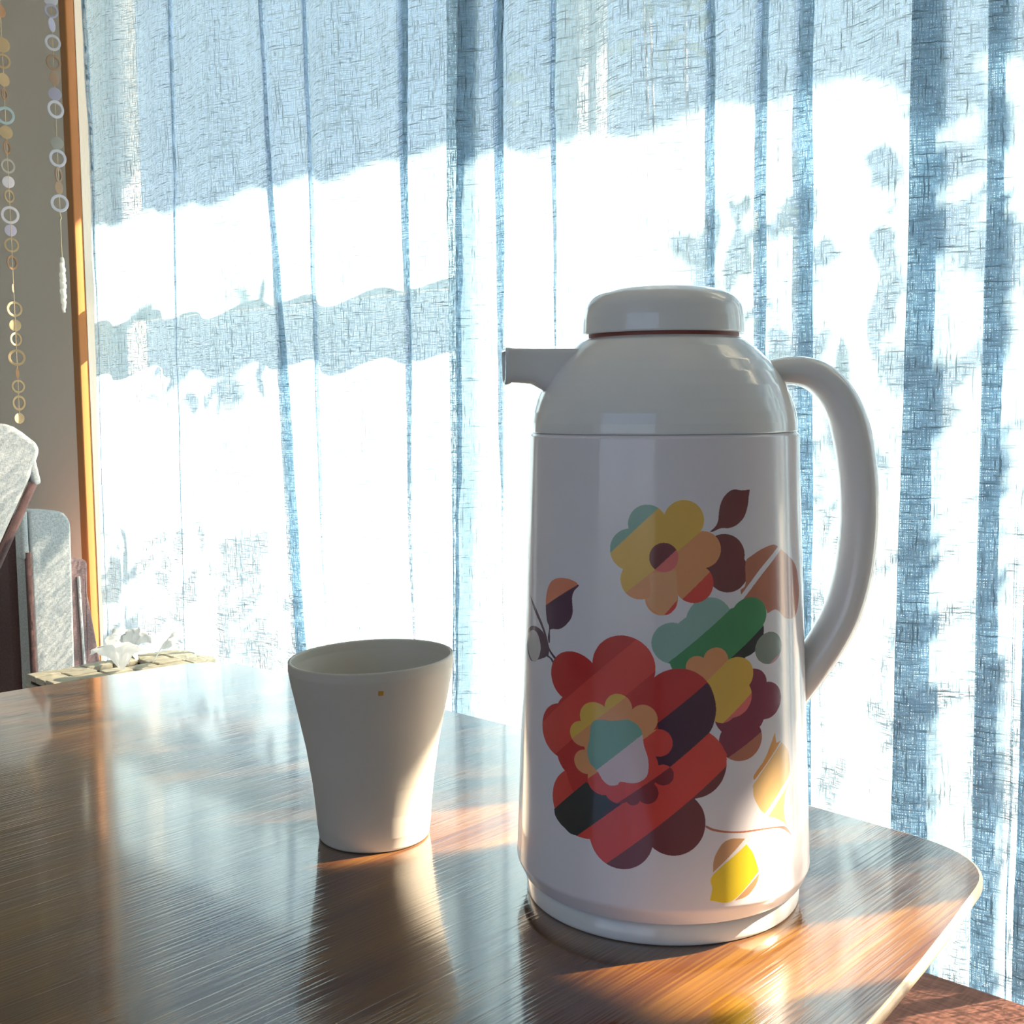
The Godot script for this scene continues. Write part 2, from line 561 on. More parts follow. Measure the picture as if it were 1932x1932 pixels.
# fill the union of ovals and outlines row by row, changing colour at each of the slanted lines
func paint(im: Image, k: float, ovals: Array, outlines: Array, lines: Array, colors: Array) -> void:
	var w := im.get_width()
	var h := im.get_height()
	var inks := []
	for c in colors:
		inks.append(lin(INK[c][0] / 0.8, INK[c][1] / 0.8, INK[c][2] / 0.8))
	for y in h:
		var v := (h - y - 0.5) / k
		var spans := []
		for o in ovals:
			var q: float = (v - o[1]) / o[3]
			if absf(q) < 1.0:
				var half: float = o[2] * sqrt(1.0 - q * q)
				spans.append(Vector2(o[0] - half, o[0] + half))
		for p in outlines:
			var xs := []
			var n: int = p.size() / 2
			for i in n:
				var j := (i + 1) % n
				var y0: float = p[i * 2 + 1]
				var y1: float = p[j * 2 + 1]
				if (y0 <= v) != (y1 <= v):
					xs.append(lerpf(p[i * 2], p[j * 2], (v - y0) / (y1 - y0)))
			xs.sort()
			for i in range(0, xs.size() - 1, 2):
				spans.append(Vector2(xs[i], xs[i + 1]))
		if spans.is_empty():
			continue
		# the band borders on this row, from the left; the first colour lies above and left of the first line
		var cuts := []
		for l in lines:
			cuts.append(lerpf(l[0], l[2], (v - l[1]) / (l[3] - l[1])))
		for s in spans:
			var x0: float = s.x
			for b in inks.size():
				var x1: float = s.y if b >= cuts.size() else minf(s.y, cuts[b])
				if x1 > x0:
					var p0 := int(round((x0 + 110.0) * k))
					var p1 := int(round((x1 + 110.0) * k))
					im.fill_rect(Rect2i(p0, y, maxi(p1 - p0, 0), 1), inks[b])
					x0 = x1


# ------------------------------------------------------------------ the setting

func build_room() -> void:
	var x0 := -2.75
	var x1 := 1.5
	var z1 := 2.3
	var top := 2.4
	var win0 := -2.058
	var win1 := 0.30
	var wtop := 2.05
	struct("floor", box(Vector3(x1 - x0 + 0.24, 0.12, z1 - WALL + 0.24), 0.002), mats.floor_wood, Vector3((x0 + x1) / 2, -0.06, (WALL + z1) / 2))
	struct("ceiling", box(Vector3(x1 - x0 + 0.24, 0.12, z1 - WALL + 0.24), 0.002), mats.white_paint, Vector3((x0 + x1) / 2, top + 0.06, (WALL + z1) / 2))
	struct("wall_right", box(Vector3(0.12, top, z1 - WALL + 0.24), 0.002), mats.plaster, Vector3(x1 + 0.06, top / 2, (WALL + z1) / 2))
	# the back wall gets an added, unseen opening that lets in sky light as fill
	var bw := fresh()
	for b in [[Vector3(x1 - x0, 0.5, 0.12), Vector3((x0 + x1) / 2, 0.25, z1 + 0.06)], [Vector3(x1 - x0, 0.2, 0.12), Vector3((x0 + x1) / 2, top - 0.1, z1 + 0.06)], [Vector3(1.5, top, 0.12), Vector3(x0 + 0.75, top / 2, z1 + 0.06)], [Vector3(0.2, top, 0.12), Vector3(x1 - 0.1, top / 2, z1 + 0.06)]]:
		bw.append_from(box(b[0], 0.001), 0, Transform3D(Basis(), b[1]))
	struct("wall_back", bw.commit(), mats.white_paint)
	struct("wall_left", box(Vector3(0.12, top, z1 - WALL + 0.24), 0.002), mats.plaster, Vector3(x0 - 0.06, top / 2, (WALL + z1) / 2))
	for q in [["added_window_2", Vector3((x0 + 1.5 + x1 - 0.2) / 2, 1.35, z1 + 0.06), x1 - x0 - 1.7, 0.0]]:  # unseen window, added to brighten the room side of things
		var w := Node3D.new()
		w.name = q[0]
		w.position = q[1]
		w.rotation.y = q[3]
		add_child(w)
		w.set_meta("kind", "structure")
		for k in 3:
			put("stile", box(Vector3(0.04, 1.7, 0.04), 0.003), mats.sash, w, Vector3((k - 1) * (q[2] / 2 - 0.02), 0, 0))
		for k in 2:
			put("rail", box(Vector3(q[2], 0.04, 0.035), 0.003), mats.sash, w, Vector3(0, (k * 2 - 1) * 0.83, 0))
	# the window wall: one mesh of three pieces round the opening
	var st := fresh()
	for b in [[Vector3(win0 - x0, top, 0.12), Vector3((x0 + win0) / 2, top / 2, WALL - 0.06)], [Vector3(x1 - win1, top, 0.12), Vector3((x1 + win1) / 2, top / 2, WALL - 0.06)], [Vector3(win1 - win0, top - wtop, 0.12), Vector3((win0 + win1) / 2, (top + wtop) / 2, WALL - 0.06)]]:
		st.append_from(box(b[0], 0.001), 0, Transform3D(Basis(), b[1]))
	struct("wall_front", st.commit(), mats.plaster)
	# wooden casing at the side of the window
	var t := put("trim_1", box(Vector3(0.026, wtop, 0.018), 0.003), mats.casing_wood, self, Vector3(win0 - 0.013, wtop / 2, WALL + 0.009))
	t.set_meta("kind", "structure")


func build_window() -> void:
	var w := Node3D.new()
	w.name = "window_1"
	add_child(w)
	w.set_meta("kind", "structure")
	var h := 2.05
	for s in [[-2.058, -0.93, 0.0], [-0.96, 0.30, -0.03]]:
		var x0: float = s[0]
		var x1: float = s[1]
		var z: float = GLASS + s[2]
		put("stile", box(Vector3(0.035, h, 0.025), 0.003), mats.sash, w, Vector3(x0 + 0.0175, h / 2, z))
		put("stile", box(Vector3(0.035, h, 0.025), 0.003), mats.sash, w, Vector3(x1 - 0.0175, h / 2, z))
		put("rail", box(Vector3(x1 - x0 - 0.07, 0.05, 0.025), 0.003), mats.sash, w, Vector3((x0 + x1) / 2, 0.025, z))
		put("rail", box(Vector3(x1 - x0 - 0.07, 0.05, 0.025), 0.003), mats.sash, w, Vector3((x0 + x1) / 2, h - 0.025, z))
		if s[2] == 0.0:
			put("rail", box(Vector3(x1 - x0 - 0.07, 0.075, 0.025), 0.003), mats.sash, w, Vector3((x0 + x1) / 2, EYE + 0.195, z))
		put("pane", box(Vector3(x1 - x0 - 0.06, h - 0.09, 0.004), 0.0), mats.pane, w, Vector3((x0 + x1) / 2, h / 2, z))


func build_outside() -> void:
	struct("ground", box(Vector3(24, 0.2, 20), 0.0), mats.concrete, Vector3(0, -0.25, WALL - 10.2))
	struct("added_roof", box(Vector3(5, 0.12, 0.86), 0.004), mats.white_paint, Vector3(0.2, EYE + 1.15 + 0.06, -2.0 + 0.43))  # unseen overhang, added to shade the upper part of the curtains
	added_shrub("added_shrub", "tall added foliage out of view, dappling the right half of the curtains with shade", [[-0.46, -0.24, -0.75, 0.32, 150], [-0.68, -0.50, -0.10, 0.20, 50], [-0.62, -0.50, -0.45, -0.10, 30]], Vector3(0.05, -0.15, -1.85), 31)
	added_shrub("added_shrub", "low added foliage out of view, shading the foot of the left curtain", [[-1.95, -1.36, -0.95, -0.30, 330], [-1.95, -1.5, -0.34, -0.2, 40], [-1.85, -1.45, -0.02, 0.14, 34]], Vector3(-1.25, -0.15, -1.85), 37)


# added shrubs out of view: leaves and stems that stand in the sun's way and dapple the curtains
func added_shrub(called: String, label: String, spots: Array, root: Vector3, leaf_seed: int) -> void:
	var r := RandomNumberGenerator.new()
	r.seed = leaf_seed
	var s := thing(called, label, "added_shrub", root)
	var towards := Vector3(0.387, 0.602, -0.699)
	var leaves := fresh()
	var stems := fresh()
	var k := 0
	for q in spots:
		for i in int(q[4]):
			var p := Vector3(r.randf_range(q[0], q[1]), EYE + r.randf_range(q[2], q[3]), CURTAIN) + towards * r.randf_range(0.85, 1.25) - root
			if p.y < 0.02 - root.y:
				continue
			var b := Basis.from_euler(Vector3(r.randf_range(-0.9, 0.9), r.randf_range(0, TAU), r.randf_range(-0.9, 0.9)))
			var l := r.randf_range(0.022, 0.036)
			var w := l * r.randf_range(0.4, 0.6)
			var rows := []
			for j in 5:
				var t := j / 4.0
				var half := w * sin(PI * clampf(t, 0.02, 0.98))
				var row := PackedVector3Array()
				for x in [-1.0, 0.0, 1.0]:
					row.append(p + b * Vector3(x * half, absf(x) * half * 0.35 - t * t * l * 0.4, (t - 0.5) * 2.0 * l))
				rows.append(row)
			sheet(leaves, rows, [], false, false, k)
			k += 1
			if i % 9 == 0:
				var foot := Vector3(clampf(p.x * 0.25, -0.2, 0.2), 0, p.z * 0.2)
				stems.append_from(done(tube(smooth_path([foot, foot.lerp(p, 0.45) + Vector3(0, 0.06, 0), p], 3), arr(0.0025, 7), Vector3.BACK, 5)), 0, Transform3D())
	var f := put("foliage", done(leaves), mats.leaf, s)
	f.set_meta("kind", "stuff")
	var t := put("stems", stems.commit(), mats.dark_wood, s)
	t.set_meta("kind", "stuff")


# ------------------------------------------------------------------ curtains

# folds: [x at top, x at bottom, overlap at top, overlap at bottom, side]; the cloth doubles over itself there
func curtain(called: String, label: String, x0: float, x1: float, folds: Array, phase: float, z: float) -> void:
	var top := 2.0
	var bottom := 0.02
	var ny := 70
	var warp := FastNoiseLite.new()
	warp.seed = int(phase * 100)
	warp.frequency = 1.0
	var rows := []
	var length := PackedFloat32Array()
	for i in ny + 1:
		var t := float(i) / ny
		var y := lerpf(top, bottom, t)
		var ctrl: Array[Vector2] = []
		var at := x0
		for f in folds + [[x1, x1, 0, 0, 0]]:
			var a: float = lerpf(f[0], f[1], t)
			var ow: float = maxf(lerpf(f[2], f[3], t), 0.0004)
			var side: int = f[4]
			var n := 5
			var until := a - 0.006 if side else a
			for k in n:
				var x := lerpf(at, until, (k + 0.0) / (n - 1))
				ctrl.append(Vector2(x, 0.0))
			if side:
				var g := 0.006 * clampf(ow / 0.008, 0.08, 1.0)
				ctrl.append(Vector2(a + ow * 0.7, g * side))
				ctrl.append(Vector2(a + ow, g * 0.7 * side))
				ctrl.append(Vector2(a + ow * 0.75, g * 0.35 * side))
				ctrl.append(Vector2(a + ow * 0.25, -g * 0.35 * side))
				ctrl.append(Vector2(a, -g * 0.7 * side))
				ctrl.append(Vector2(a + ow * 0.3, -g * side))
				at = a + ow + 0.006
		var line := PackedVector2Array()
		for k in ctrl.size() - 1:
			var p0 := ctrl[maxi(k - 1, 0)]
			var p3 := ctrl[mini(k + 2, ctrl.size() - 1)]
			for s in 5:
				line.append(ctrl[k].cubic_interpolate(ctrl[k + 1], p0, p3, s / 5.0))
		line.append(ctrl[ctrl.size() - 1])
		var row := PackedVector3Array()
		var grow := 0.7 + 0.5 * t
		for p in line:
			var dz := 0.010 * sin(p.x * TAU / 0.145 + phase + 1.2 * warp.get_noise_2d(0, y * 0.8)) + 0.007 * sin(p.x * TAU / 0.33 + phase * 2.0)
			dz += 0.006 * warp.get_noise_2d(p.x * 6.0, y * 1.6) + 0.0016 * warp.get_noise_2d(p.x * 40.0, y * 9.0)
			row.append(Vector3(p.x, y, z + p.y + dz * grow))
		rows.append(row)
		if i == ny / 2:
			var s := 0.0
			length.append(0.0)
			for k in row.size() - 1:
				s += Vector2(row[k].x, row[k].z).distance_to(Vector2(row[k + 1].x, row[k + 1].z))
				length.append(s)
	var uvs := []
	for i in ny + 1:
		var u := PackedVector2Array()
		var y: float = lerpf(top, bottom, float(i) / ny)
		for k in length.size():
			u.append(Vector2(length[k] / 0.378 + phase, y / 0.378))
		uvs.append(u)
	var st := fresh()
	sheet(st, rows, uvs)
	var o := put(called, done(st), mats.linen)
	tag(o, label, "curtain", "blue linen curtains across the window")


func build_curtains() -> void:
	curtain("curtain", "blue linen curtain beside the wooden window casing, left of the dark slit", -1.952, -0.985, [
		[-1.948, -1.942, 0.018, -0.02, 1], [-1.677, -1.68, 0.014, -0.012, 1], [-1.46, -1.36, 0.004, 0.034, 1], [-1.365, -1.30, 0.022, -0.004, 1],
		[-1.143, -1.12, 0.026, -0.003, 1], [-1.002, -1.03, 0.014, -0.016, 1]], 0.3, CURTAIN - 0.020)
	curtain("curtain", "pale blue linen curtain hanging behind the flowered jug and its handle", -1.008, -0.212, [
		[-0.986, -1.008, 0.020, 0.008, -1], [-0.95, -0.945, 0.050, -0.03, 1], [-0.855, -0.84, 0.018, -0.016, 1], [-0.658, -0.658, 0.010, 0.012, 1],
		[-0.594, -0.592, 0.012, 0.012, 1], [-0.56, -0.55, 0.012, 0.022, 1], [-0.437, -0.44, 0.012, 0.042, -1], [-0.388, -0.372, 0.010, 0.028, -1], [-0.352, -0.332, 0.022, 0.02, -1], [-0.28, -0.28, 0.03, 0.03, -1]], 1.7, CURTAIN + 0.018)
	curtain("curtain", "narrow blue linen panel past the right end of the table", -0.136, 0.035, [[-0.12, -0.12, 0.03, 0.03, 1], [-0.06, -0.06, 0.03, 0.03, 1]], 2.6, CURTAIN)
	curtain("curtain", "last blue linen panel, by the far jamb of the window", 0.087, 0.28, [[0.13, 0.13, 0.03, 0.03, 1], [0.2, 0.2, 0.03, 0.03, 1]], 3.1, CURTAIN)


# ------------------------------------------------------------------ furniture

func build_chairs() -> void:
	# the leaning one: its side faces the window light, its back slopes towards the curtain; outline is (z, height)
	var lean := thing("floor_chair", "grey floor chair leaning back, highest of the three by the wall", "chair", Vector3(-1.5, 0, 0))
	var o := rounded([[-0.655, EYE - 0.012, 0.05], [-0.704, EYE - 0.052, 0.018], [-0.688, EYE - 0.09, 0.01], [-0.245, 0.0, 0.01], [-0.13, 0.0, 0.01], [-0.52, EYE - 0.08, 0.05]], true)
	var b := put("backrest", done(slab(o, -0.45, 0.0, 0.008)), mats.grey_cloth, lean)
	b.transform = Transform3D(Basis(Vector3(0, 0, 1), Vector3(0, 1, 0), Vector3(1, 0, 0)), Vector3.ZERO)
	var pip := put("piping", done(tube(PackedVector3Array([Vector3(-0.004, EYE - 0.10, -0.690), Vector3(-0.004, 0.3, -0.412)]), [0.006, 0.006], Vector3.RIGHT, 8)), mats.brown_cloth, lean)
	tag(pip, "dark piping along the rear edge")
	put("corner_tab", box(Vector3(0.05, 0.045, 0.012), 0.004), mats.grey_cloth, lean, Vector3(-0.026, EYE - 0.08, -0.691)).rotation.x = 0.2
	# the upright folded one
	var c := thing("floor_chair", "folded upright floor chair with dark brown front and grey side", "chair", Vector3(-1.62, 0, -0.765))
	var f := rounded([[-0.03, 0.0, 0.004], [-0.03, 0.80, 0.008], [0.032, 0.795, 0.028], [0.02, 0.0, 0.004]], true)
	var side := put("side_cover", done(slab(f, -0.05, 0.0, 0.004)), mats.grey_cloth, c)
	side.transform = Transform3D(Basis(Vector3(0, 0, -1), Vector3(0, 1, 0), Vector3(1, 0, 0)), Vector3.ZERO)
	put("backrest", box(Vector3(0.40, 0.785, 0.058), 0.012), mats.brown_cloth, c, Vector3(-0.252, 0.3925, 0.006))
	put("piping", done(tube(PackedVector3Array([Vector3(-0.002, 0.0, 0.030), Vector3(-0.002, 0.74, 0.033)]), [0.005, 0.005], Vector3.RIGHT, 8)), mats.brown_cloth, c)
	put("corner_tab", box(Vector3(0.024, 0.07, 0.01), 0.004), mats.grey_cloth, c, Vector3(-0.012, 0.765, 0.036))
	# the low one next to the curtain
	var d := thing("floor_chair", "low mauve brown floor chair between the upright chair and the curtain", "chair", Vector3(-1.80, 0, -0.875))
	var g := rounded([[-0.02, 0.0, 0.004], [-0.004, 0.70, 0.01], [0.036, 0.697, 0.012], [0.034, 0.64, 0.03], [0.062, 0.45, 0.05], [0.062, 0.0, 0.004]], true)
	var low := put("backrest", done(slab(g, -0.40, 0.0, 0.004)), mats.mauve_cloth, d)
	low.transform = Transform3D(Basis(Vector3(0, 0, -1), Vector3(0, 1, 0), Vector3(1, 0, 0)), Vector3.ZERO)
	put("piping", done(tube(PackedVector3Array([Vector3(0.001, 0.0, -0.034), Vector3(0.001, 0.67, -0.018)]), [0.003, 0.003], Vector3.RIGHT, 8)), mats.grey_cloth, d)


func build_bench() -> void:
	var b := thing("bench", "low bench with a speckled brown suede top beside the table corner", "bench", Vector3(-0.1, 0, -0.70))
	put("seat_top", box(Vector3(0.9, 0.05, 0.38), 0.006), mats.suede, b, Vector3(0, EYE - 0.46 - 0.025, 0))
	for x in [-0.4, 0.4]:
		for z in [-0.14, 0.14]:
			put("leg", box(Vector3(0.04, EYE - 0.51, 0.04), 0.004), mats.dark_wood, b, Vector3(x, (EYE - 0.51) / 2, z))


func build_table() -> void:
	var t := thing("table", "dark glossy wooden table with rounded corners carrying the jug and cup", "table", Vector3(-0.6, 0, -0.2))
	# bowed sides joined by soft corners
	var half := Vector2(0.41, 0.437)
	var bow := Vector2(0.035, 0.018)
	var rim := PackedVector2Array()
	var n := 16
	var side := func(s: int, q: float) -> Vector2:
		var along := half - bow
		var out: Vector2 = along + bow * (1.0 - q * q)
		return [Vector2(out.x, q * along.y), Vector2(-q * along.x, out.y), Vector2(-out.x, -q * along.y), Vector2(q * along.x, -out.y)][s]
	for s in 4:
		var cut: Array = [0.10, 0.13, 0.10, 0.13]
		var last: float = 1.0 - cut[s]
		for k in n + 1:
			rim.append(side.call(s, lerpf(-last, last, float(k) / n)))
		var p0: Vector2 = side.call(s, last)
		var pc: Vector2 = side.call(s, 1.0)
		var p1: Vector2 = side.call((s + 1) % 4, -1.0 + cut[(s + 1) % 4])
		for k in range(1, 10):
			var t2 := k / 10.0
			rim.append(p0.lerp(pc, t2).lerp(pc.lerp(p1, t2), t2))
	# the veneered top: a flat face with uv along the grain
	var st := fresh()
	var tri := Geometry2D.triangulate_polygon(rim)
	for k in range(0, tri.size(), 3):
		for j in [0, 1, 2]:
			var p := rim[tri[k + j]]
			st.set_uv(Vector2(p.x / 0.84 + 0.5, p.y / 0.95 + 0.5))
			st.set_normal(Vector3.UP)
			st.add_vertex(Vector3(p.x, 0, p.y))
	st.index()
	put("tabletop", st.commit(), mats.table_wood, t, Vector3(0, TABLE, 0))
	var ring := []
	var ins := PackedVector2Array()
	for i in rim.size():
		var a := rim[(i + rim.size() - 1) % rim.size()]
		var c := rim[(i + 1) % rim.size()]
		var d := (c - a).normalized()
		ins.append(Vector2(d.y, -d.x))
	for q in [[0.0, 0.0], [0.0012, -0.0004], [0.0018, -0.0016], [0.0018, -0.0052], [0.0, -0.0064], [-0.02, -0.0105], [-0.05, -0.0105]]:
		var row := PackedVector3Array()
		for i in rim.size():
			var p: Vector2 = rim[i] + ins[i] * q[0]
			row.append(Vector3(p.x, q[1], p.y))
		ring.append(row)
	var e := fresh()
	sheet(e, ring, [], true)
	put("edge_band", done(e), mats.edge_band, t, Vector3(0, TABLE, 0))
	put("underframe", box(Vector3(0.62, 0.06, 0.62), 0.004), mats.dark_wood, t, Vector3(0, TABLE - 0.0405, 0))
	for x in [-0.28, 0.28]:
		for z in [-0.24, 0.24]:
			put("leg", box(Vector3(0.05, TABLE - 0.0705, 0.05), 0.006), mats.dark_wood, t, Vector3(x, (TABLE - 0.0705) / 2, z))


func build_tissue_box() -> void:
	var top := EYE - 0.34
	var s := thing("side_stand", "low dark stand under the woven tissue box", "stand", Vector3(-1.405, 0, -0.755))
	put("stand_top", box(Vector3(0.15, 0.02, 0.26), 0.004), mats.dark_wood, s, Vector3(0, top - 0.085, 0))
	for x in [-0.055, 0.055]:
		for z in [-0.11, 0.11]:
			put("leg", box(Vector3(0.02, top - 0.095, 0.02), 0.003), mats.dark_wood, s, Vector3(x, (top - 0.095) / 2, z))
	var b := thing("tissue_box", "woven rush tissue box behind the far corner of the table", "tissue box", Vector3(-1.405, top - 0.075, -0.755))
	put("body", box(Vector3(0.094, 0.066, 0.206), 0.004), mats.rush_dark, b, Vector3(0, 0.034, 0))
	var cell := Vector2(0.026, 0.036)
	for i in 4:
		for j in 6:
			if j in [2, 3] and i in [1]:
				continue
			var m: Material = mats.rush if (i * 3 + j * 5) % 3 else mats.rush_pale
			var over := 0.0012 if (i + j) % 2 else 0.0
			var p := put("rush_strip", box(Vector3(cell.x * 0.93, 0.008, cell.y * 0.97), 0.0016), m, b, Vector3((i - 1.5) * cell.x, 0.070 + over, (j - 2.5) * cell.y))
			p.rotation = Vector3(rng.randf_range(-0.03, 0.03), rng.randf_range(-0.05, 0.05), rng.randf_range(-0.04, 0.04))
	for r in 2:
		for j in 6:
			put("rush_strip", box(Vector3(0.007, 0.029, cell.y * 0.95), 0.003), mats.rush, b, Vector3(0.050, 0.018 + r * 0.031, (j - 2.5 + 0.3 * r) * cell.y * 0.96))
		for i in 4:
			put("rush_strip", box(Vector3(cell.x * 0.93, 0.029, 0.007), 0.003), mats.rush, b, Vector3((i - 1.5) * cell.x, 0.018 + r * 0.031, 0.106))
	# the tissue pulled up out of the slot
	var t := thing("tissue", "crumpled white tissue pulled out of the woven box", "tissue", Vector3(-1.405, top, -0.755))
	var nz := FastNoiseLite.new()
	nz.seed = 5
	nz.frequency = 0.45
	var fold := 0
	for q in [[Vector3(0.018, 0.0, 0.012), -0.6, 0.042, 1.0], [Vector3(0.0, 0.0, 0.0), 1.9, 0.045, 0.6], [Vector3(-0.01, 0.0, -0.03), 3.6, 0.042, 0.8], [Vector3(0.01, 0.0, -0.03), 0.9, 0.038, 1.1]]:
		var rows := []
		for i in 15:
			var row := PackedVector3Array()
			var u := i / 14.0
			for j in 15:
				var v := j / 14.0 * 2.0 - 1.0
				var a: float = q[1] + v * (0.5 + 0.5 * u)
				var r: float = 0.006 + q[2] * u * q[3]
				var yy: float = q[2] * sin(u * PI * 0.62) * (1.0 - 0.35 * v * v) + 0.001
				var p: Vector3 = q[0] + Vector3(cos(a) * r, yy, -sin(a) * r)
				p += Vector3(nz.get_noise_2d(u * 4.0 + fold * 9.0, v * 3.0), nz.get_noise_2d(v * 4.0, u * 3.0 + fold * 5.0) * 0.5, nz.get_noise_2d(u * 3.0, v * 5.0 + 20.0)) * 0.012 * u
				row.append(p)
			rows.append(row)
		var st := fresh()
		sheet(st, rows)
		put("ply", done(st), mats.tissue, t)
		fold += 1


# ------------------------------------------------------------------ shell strings

func shell(parent: Node3D, called: String, at: Vector3, r: float, hole: float, turn: float, tilt: float, m: Material) -> void:
	var prof := []
	if hole > 0.0:
		prof = [[hole, -0.0012, 0.0008], [r, -0.0012, 0.0008], [r, 0.0012, 0.0008], [hole, 0.0012, 0.0008], [hole, -0.0012, 0.0]]
	else:
		prof = [[0.0001, -0.0010], [r * 0.7, -0.0008], [r, -0.0002, 0.0004], [r, 0.0002, 0.0004], [r * 0.7, 0.0008], [0.0001, 0.0010]]
	var o := put(called, done(lathe(rounded(prof, false, 3), 32)), m, parent, at)
	o.basis = Basis(Vector3.UP, turn) * Basis(Vector3.BACK, tilt) * Basis(Vector3.RIGHT, PI / 2)


func build_strings() -> void:
	var eye_turn := deg_to_rad(63.0)
	# each: [drop below the eye level start, kind (1 ring, 0 disc), radius mm, turn away, tilt, colour]
	var right := thing("shell_string", "string of pale shell rings with a long white pendant, beside the window casing", "ornament", Vector3(-1.923, EYE, -0.95), 0.0, "shell strings hanging by the wall")
	for b in [[0.674, 0, 7, 0.2, "white"], [0.655, 1, 7, 0.3, "lilac"], [0.633, 0, 7, 1.1, "lilac"], [0.604, 1, 8, 0.3, "white"], [0.572, 1, 8, 0.5, "brown"], [0.546, 0, 7, 0.9, "brown"], [0.521, 0, 6.4, 0.2, "lilac"],
			[0.496, 1, 9, 0.5, "white"], [0.441, 0, 6.4, 0.3, "grey"], [0.416, 1, 9, 0.4, "white"], [0.389, 1, 8, 1.2, "brown"], [0.368, 0, 7, 1.0, "brown"], [0.342, 1, 9, 0.2, "white"]]:
		shell(right, "shell_ring" if b[1] else "shell_disc", Vector3(0, b[0], 0), b[2] * 0.00165, b[2] * 0.00112 if b[1] else 0.0, eye_turn + b[3], rng.randf_range(-0.25, 0.25), mats["shell_" + b[4]])
	put("thread", done(tube(PackedVector3Array([Vector3(0, 1.455, 0), Vector3(0.0006, 0.9, 0), Vector3(-0.0006, 0.5, 0.0), Vector3(0, 0.25, 0)]), [0.0007, 0.0007, 0.0007, 0.0009], Vector3.BACK, 6)), mats.thread, right)
	put("knot", done(tube(smooth_path([Vector3(-0.003, 0.322, 0), Vector3(0.002, 0.326, 0.002), Vector3(0.003, 0.318, 0), Vector3(-0.003, 0.314, -0.001)]), arr(0.0011, 19), Vector3.BACK, 6)), mats.thread, right)
	var pts := PackedVector3Array()
	var rad := []
	for k in 40:
		var u := k / 39.0
		pts.append(Vector3(0.0006 * sin(u * 40.0) - 0.001 * u, lerpf(0.252, 0.160, u), 0.0006 * cos(u * 40.0)))
		rad.append((0.0052 + 0.0006 * sin(u * 64.0)) * pow(sin(PI * clampf(u * 0.94 + 0.04, 0, 1)), 0.35))
	var pd := put("pendant", done(tube(pts, rad, Vector3.BACK, 14)), mats.pendant, right)
	tag(pd, "long twisted white pendant")
	var left := thing("shell_string", "string of tan and white shells whose foot hangs behind the leaning chair", "ornament", Vector3(-2.113, EYE, -0.95), 0.0, "shell strings hanging by the wall")
	for b in [[0.698, 0, 7, 0.8, "brown"], [0.64, 0, 8, 0.3, "tan"], [0.612, 1, 8, 0.3, "tan"], [0.58, 0, 7, 0.6, "tan"], [0.555, 1, 6, 1.1, "brown"], [0.518, 1, 9.5, 0.2, "blue"], [0.489, 0, 7, 0.4, "tan"], [0.462, 1, 7, 1.1, "brown"],
			[0.43, 1, 8, 0.5, "grey"], [0.402, 0, 6.4, 0.3, "white"], [0.377, 1, 7, 0.8, "tan"], [0.344, 1, 9.5, 0.2, "white"], [0.317, 0, 6.4, 0.3, "lilac"], [0.291, 1, 8, 0.3, "tan"], [0.26, 1, 8, 0.9, "brown"], [0.214, 0, 5, 1.35, "brown"],
			[0.177, 1, 8.5, 0.4, "tan"], [0.148, 0, 6.5, 0.4, "tan"], [0.123, 1, 7.5, 0.7, "tan"], [0.09, 1, 9, 0.1, "tan"], [0.062, 0, 6, 1.3, "brown"], [0.038, 1, 7.5, 0.4, "tan"], [0.008, 1, 8.5, 0.7, "tan"], [-0.02, 0, 6, 0.6, "tan"]]:
		shell(left, "shell_ring" if b[1] else "shell_disc", Vector3(0, b[0], 0), b[2] * 0.00165, b[2] * 0.00115 if b[1] else 0.0, eye_turn + b[3], rng.randf_range(-0.25, 0.25), mats["shell_" + b[4]])
	put("thread", done(tube(PackedVector3Array([Vector3(0, 1.455, 0), Vector3(-0.0008, 0.7, 0), Vector3(0.0008, 0.3, 0), Vector3(0, -0.03, 0)]), [0.0007, 0.0007, 0.0007, 0.0007], Vector3.BACK, 6)), mats.thread, left)


func arr(v: float, n: int) -> Array:
	var a := []
	a.resize(n)
	a.fill(v)
	return a


# ------------------------------------------------------------------ jug and cup

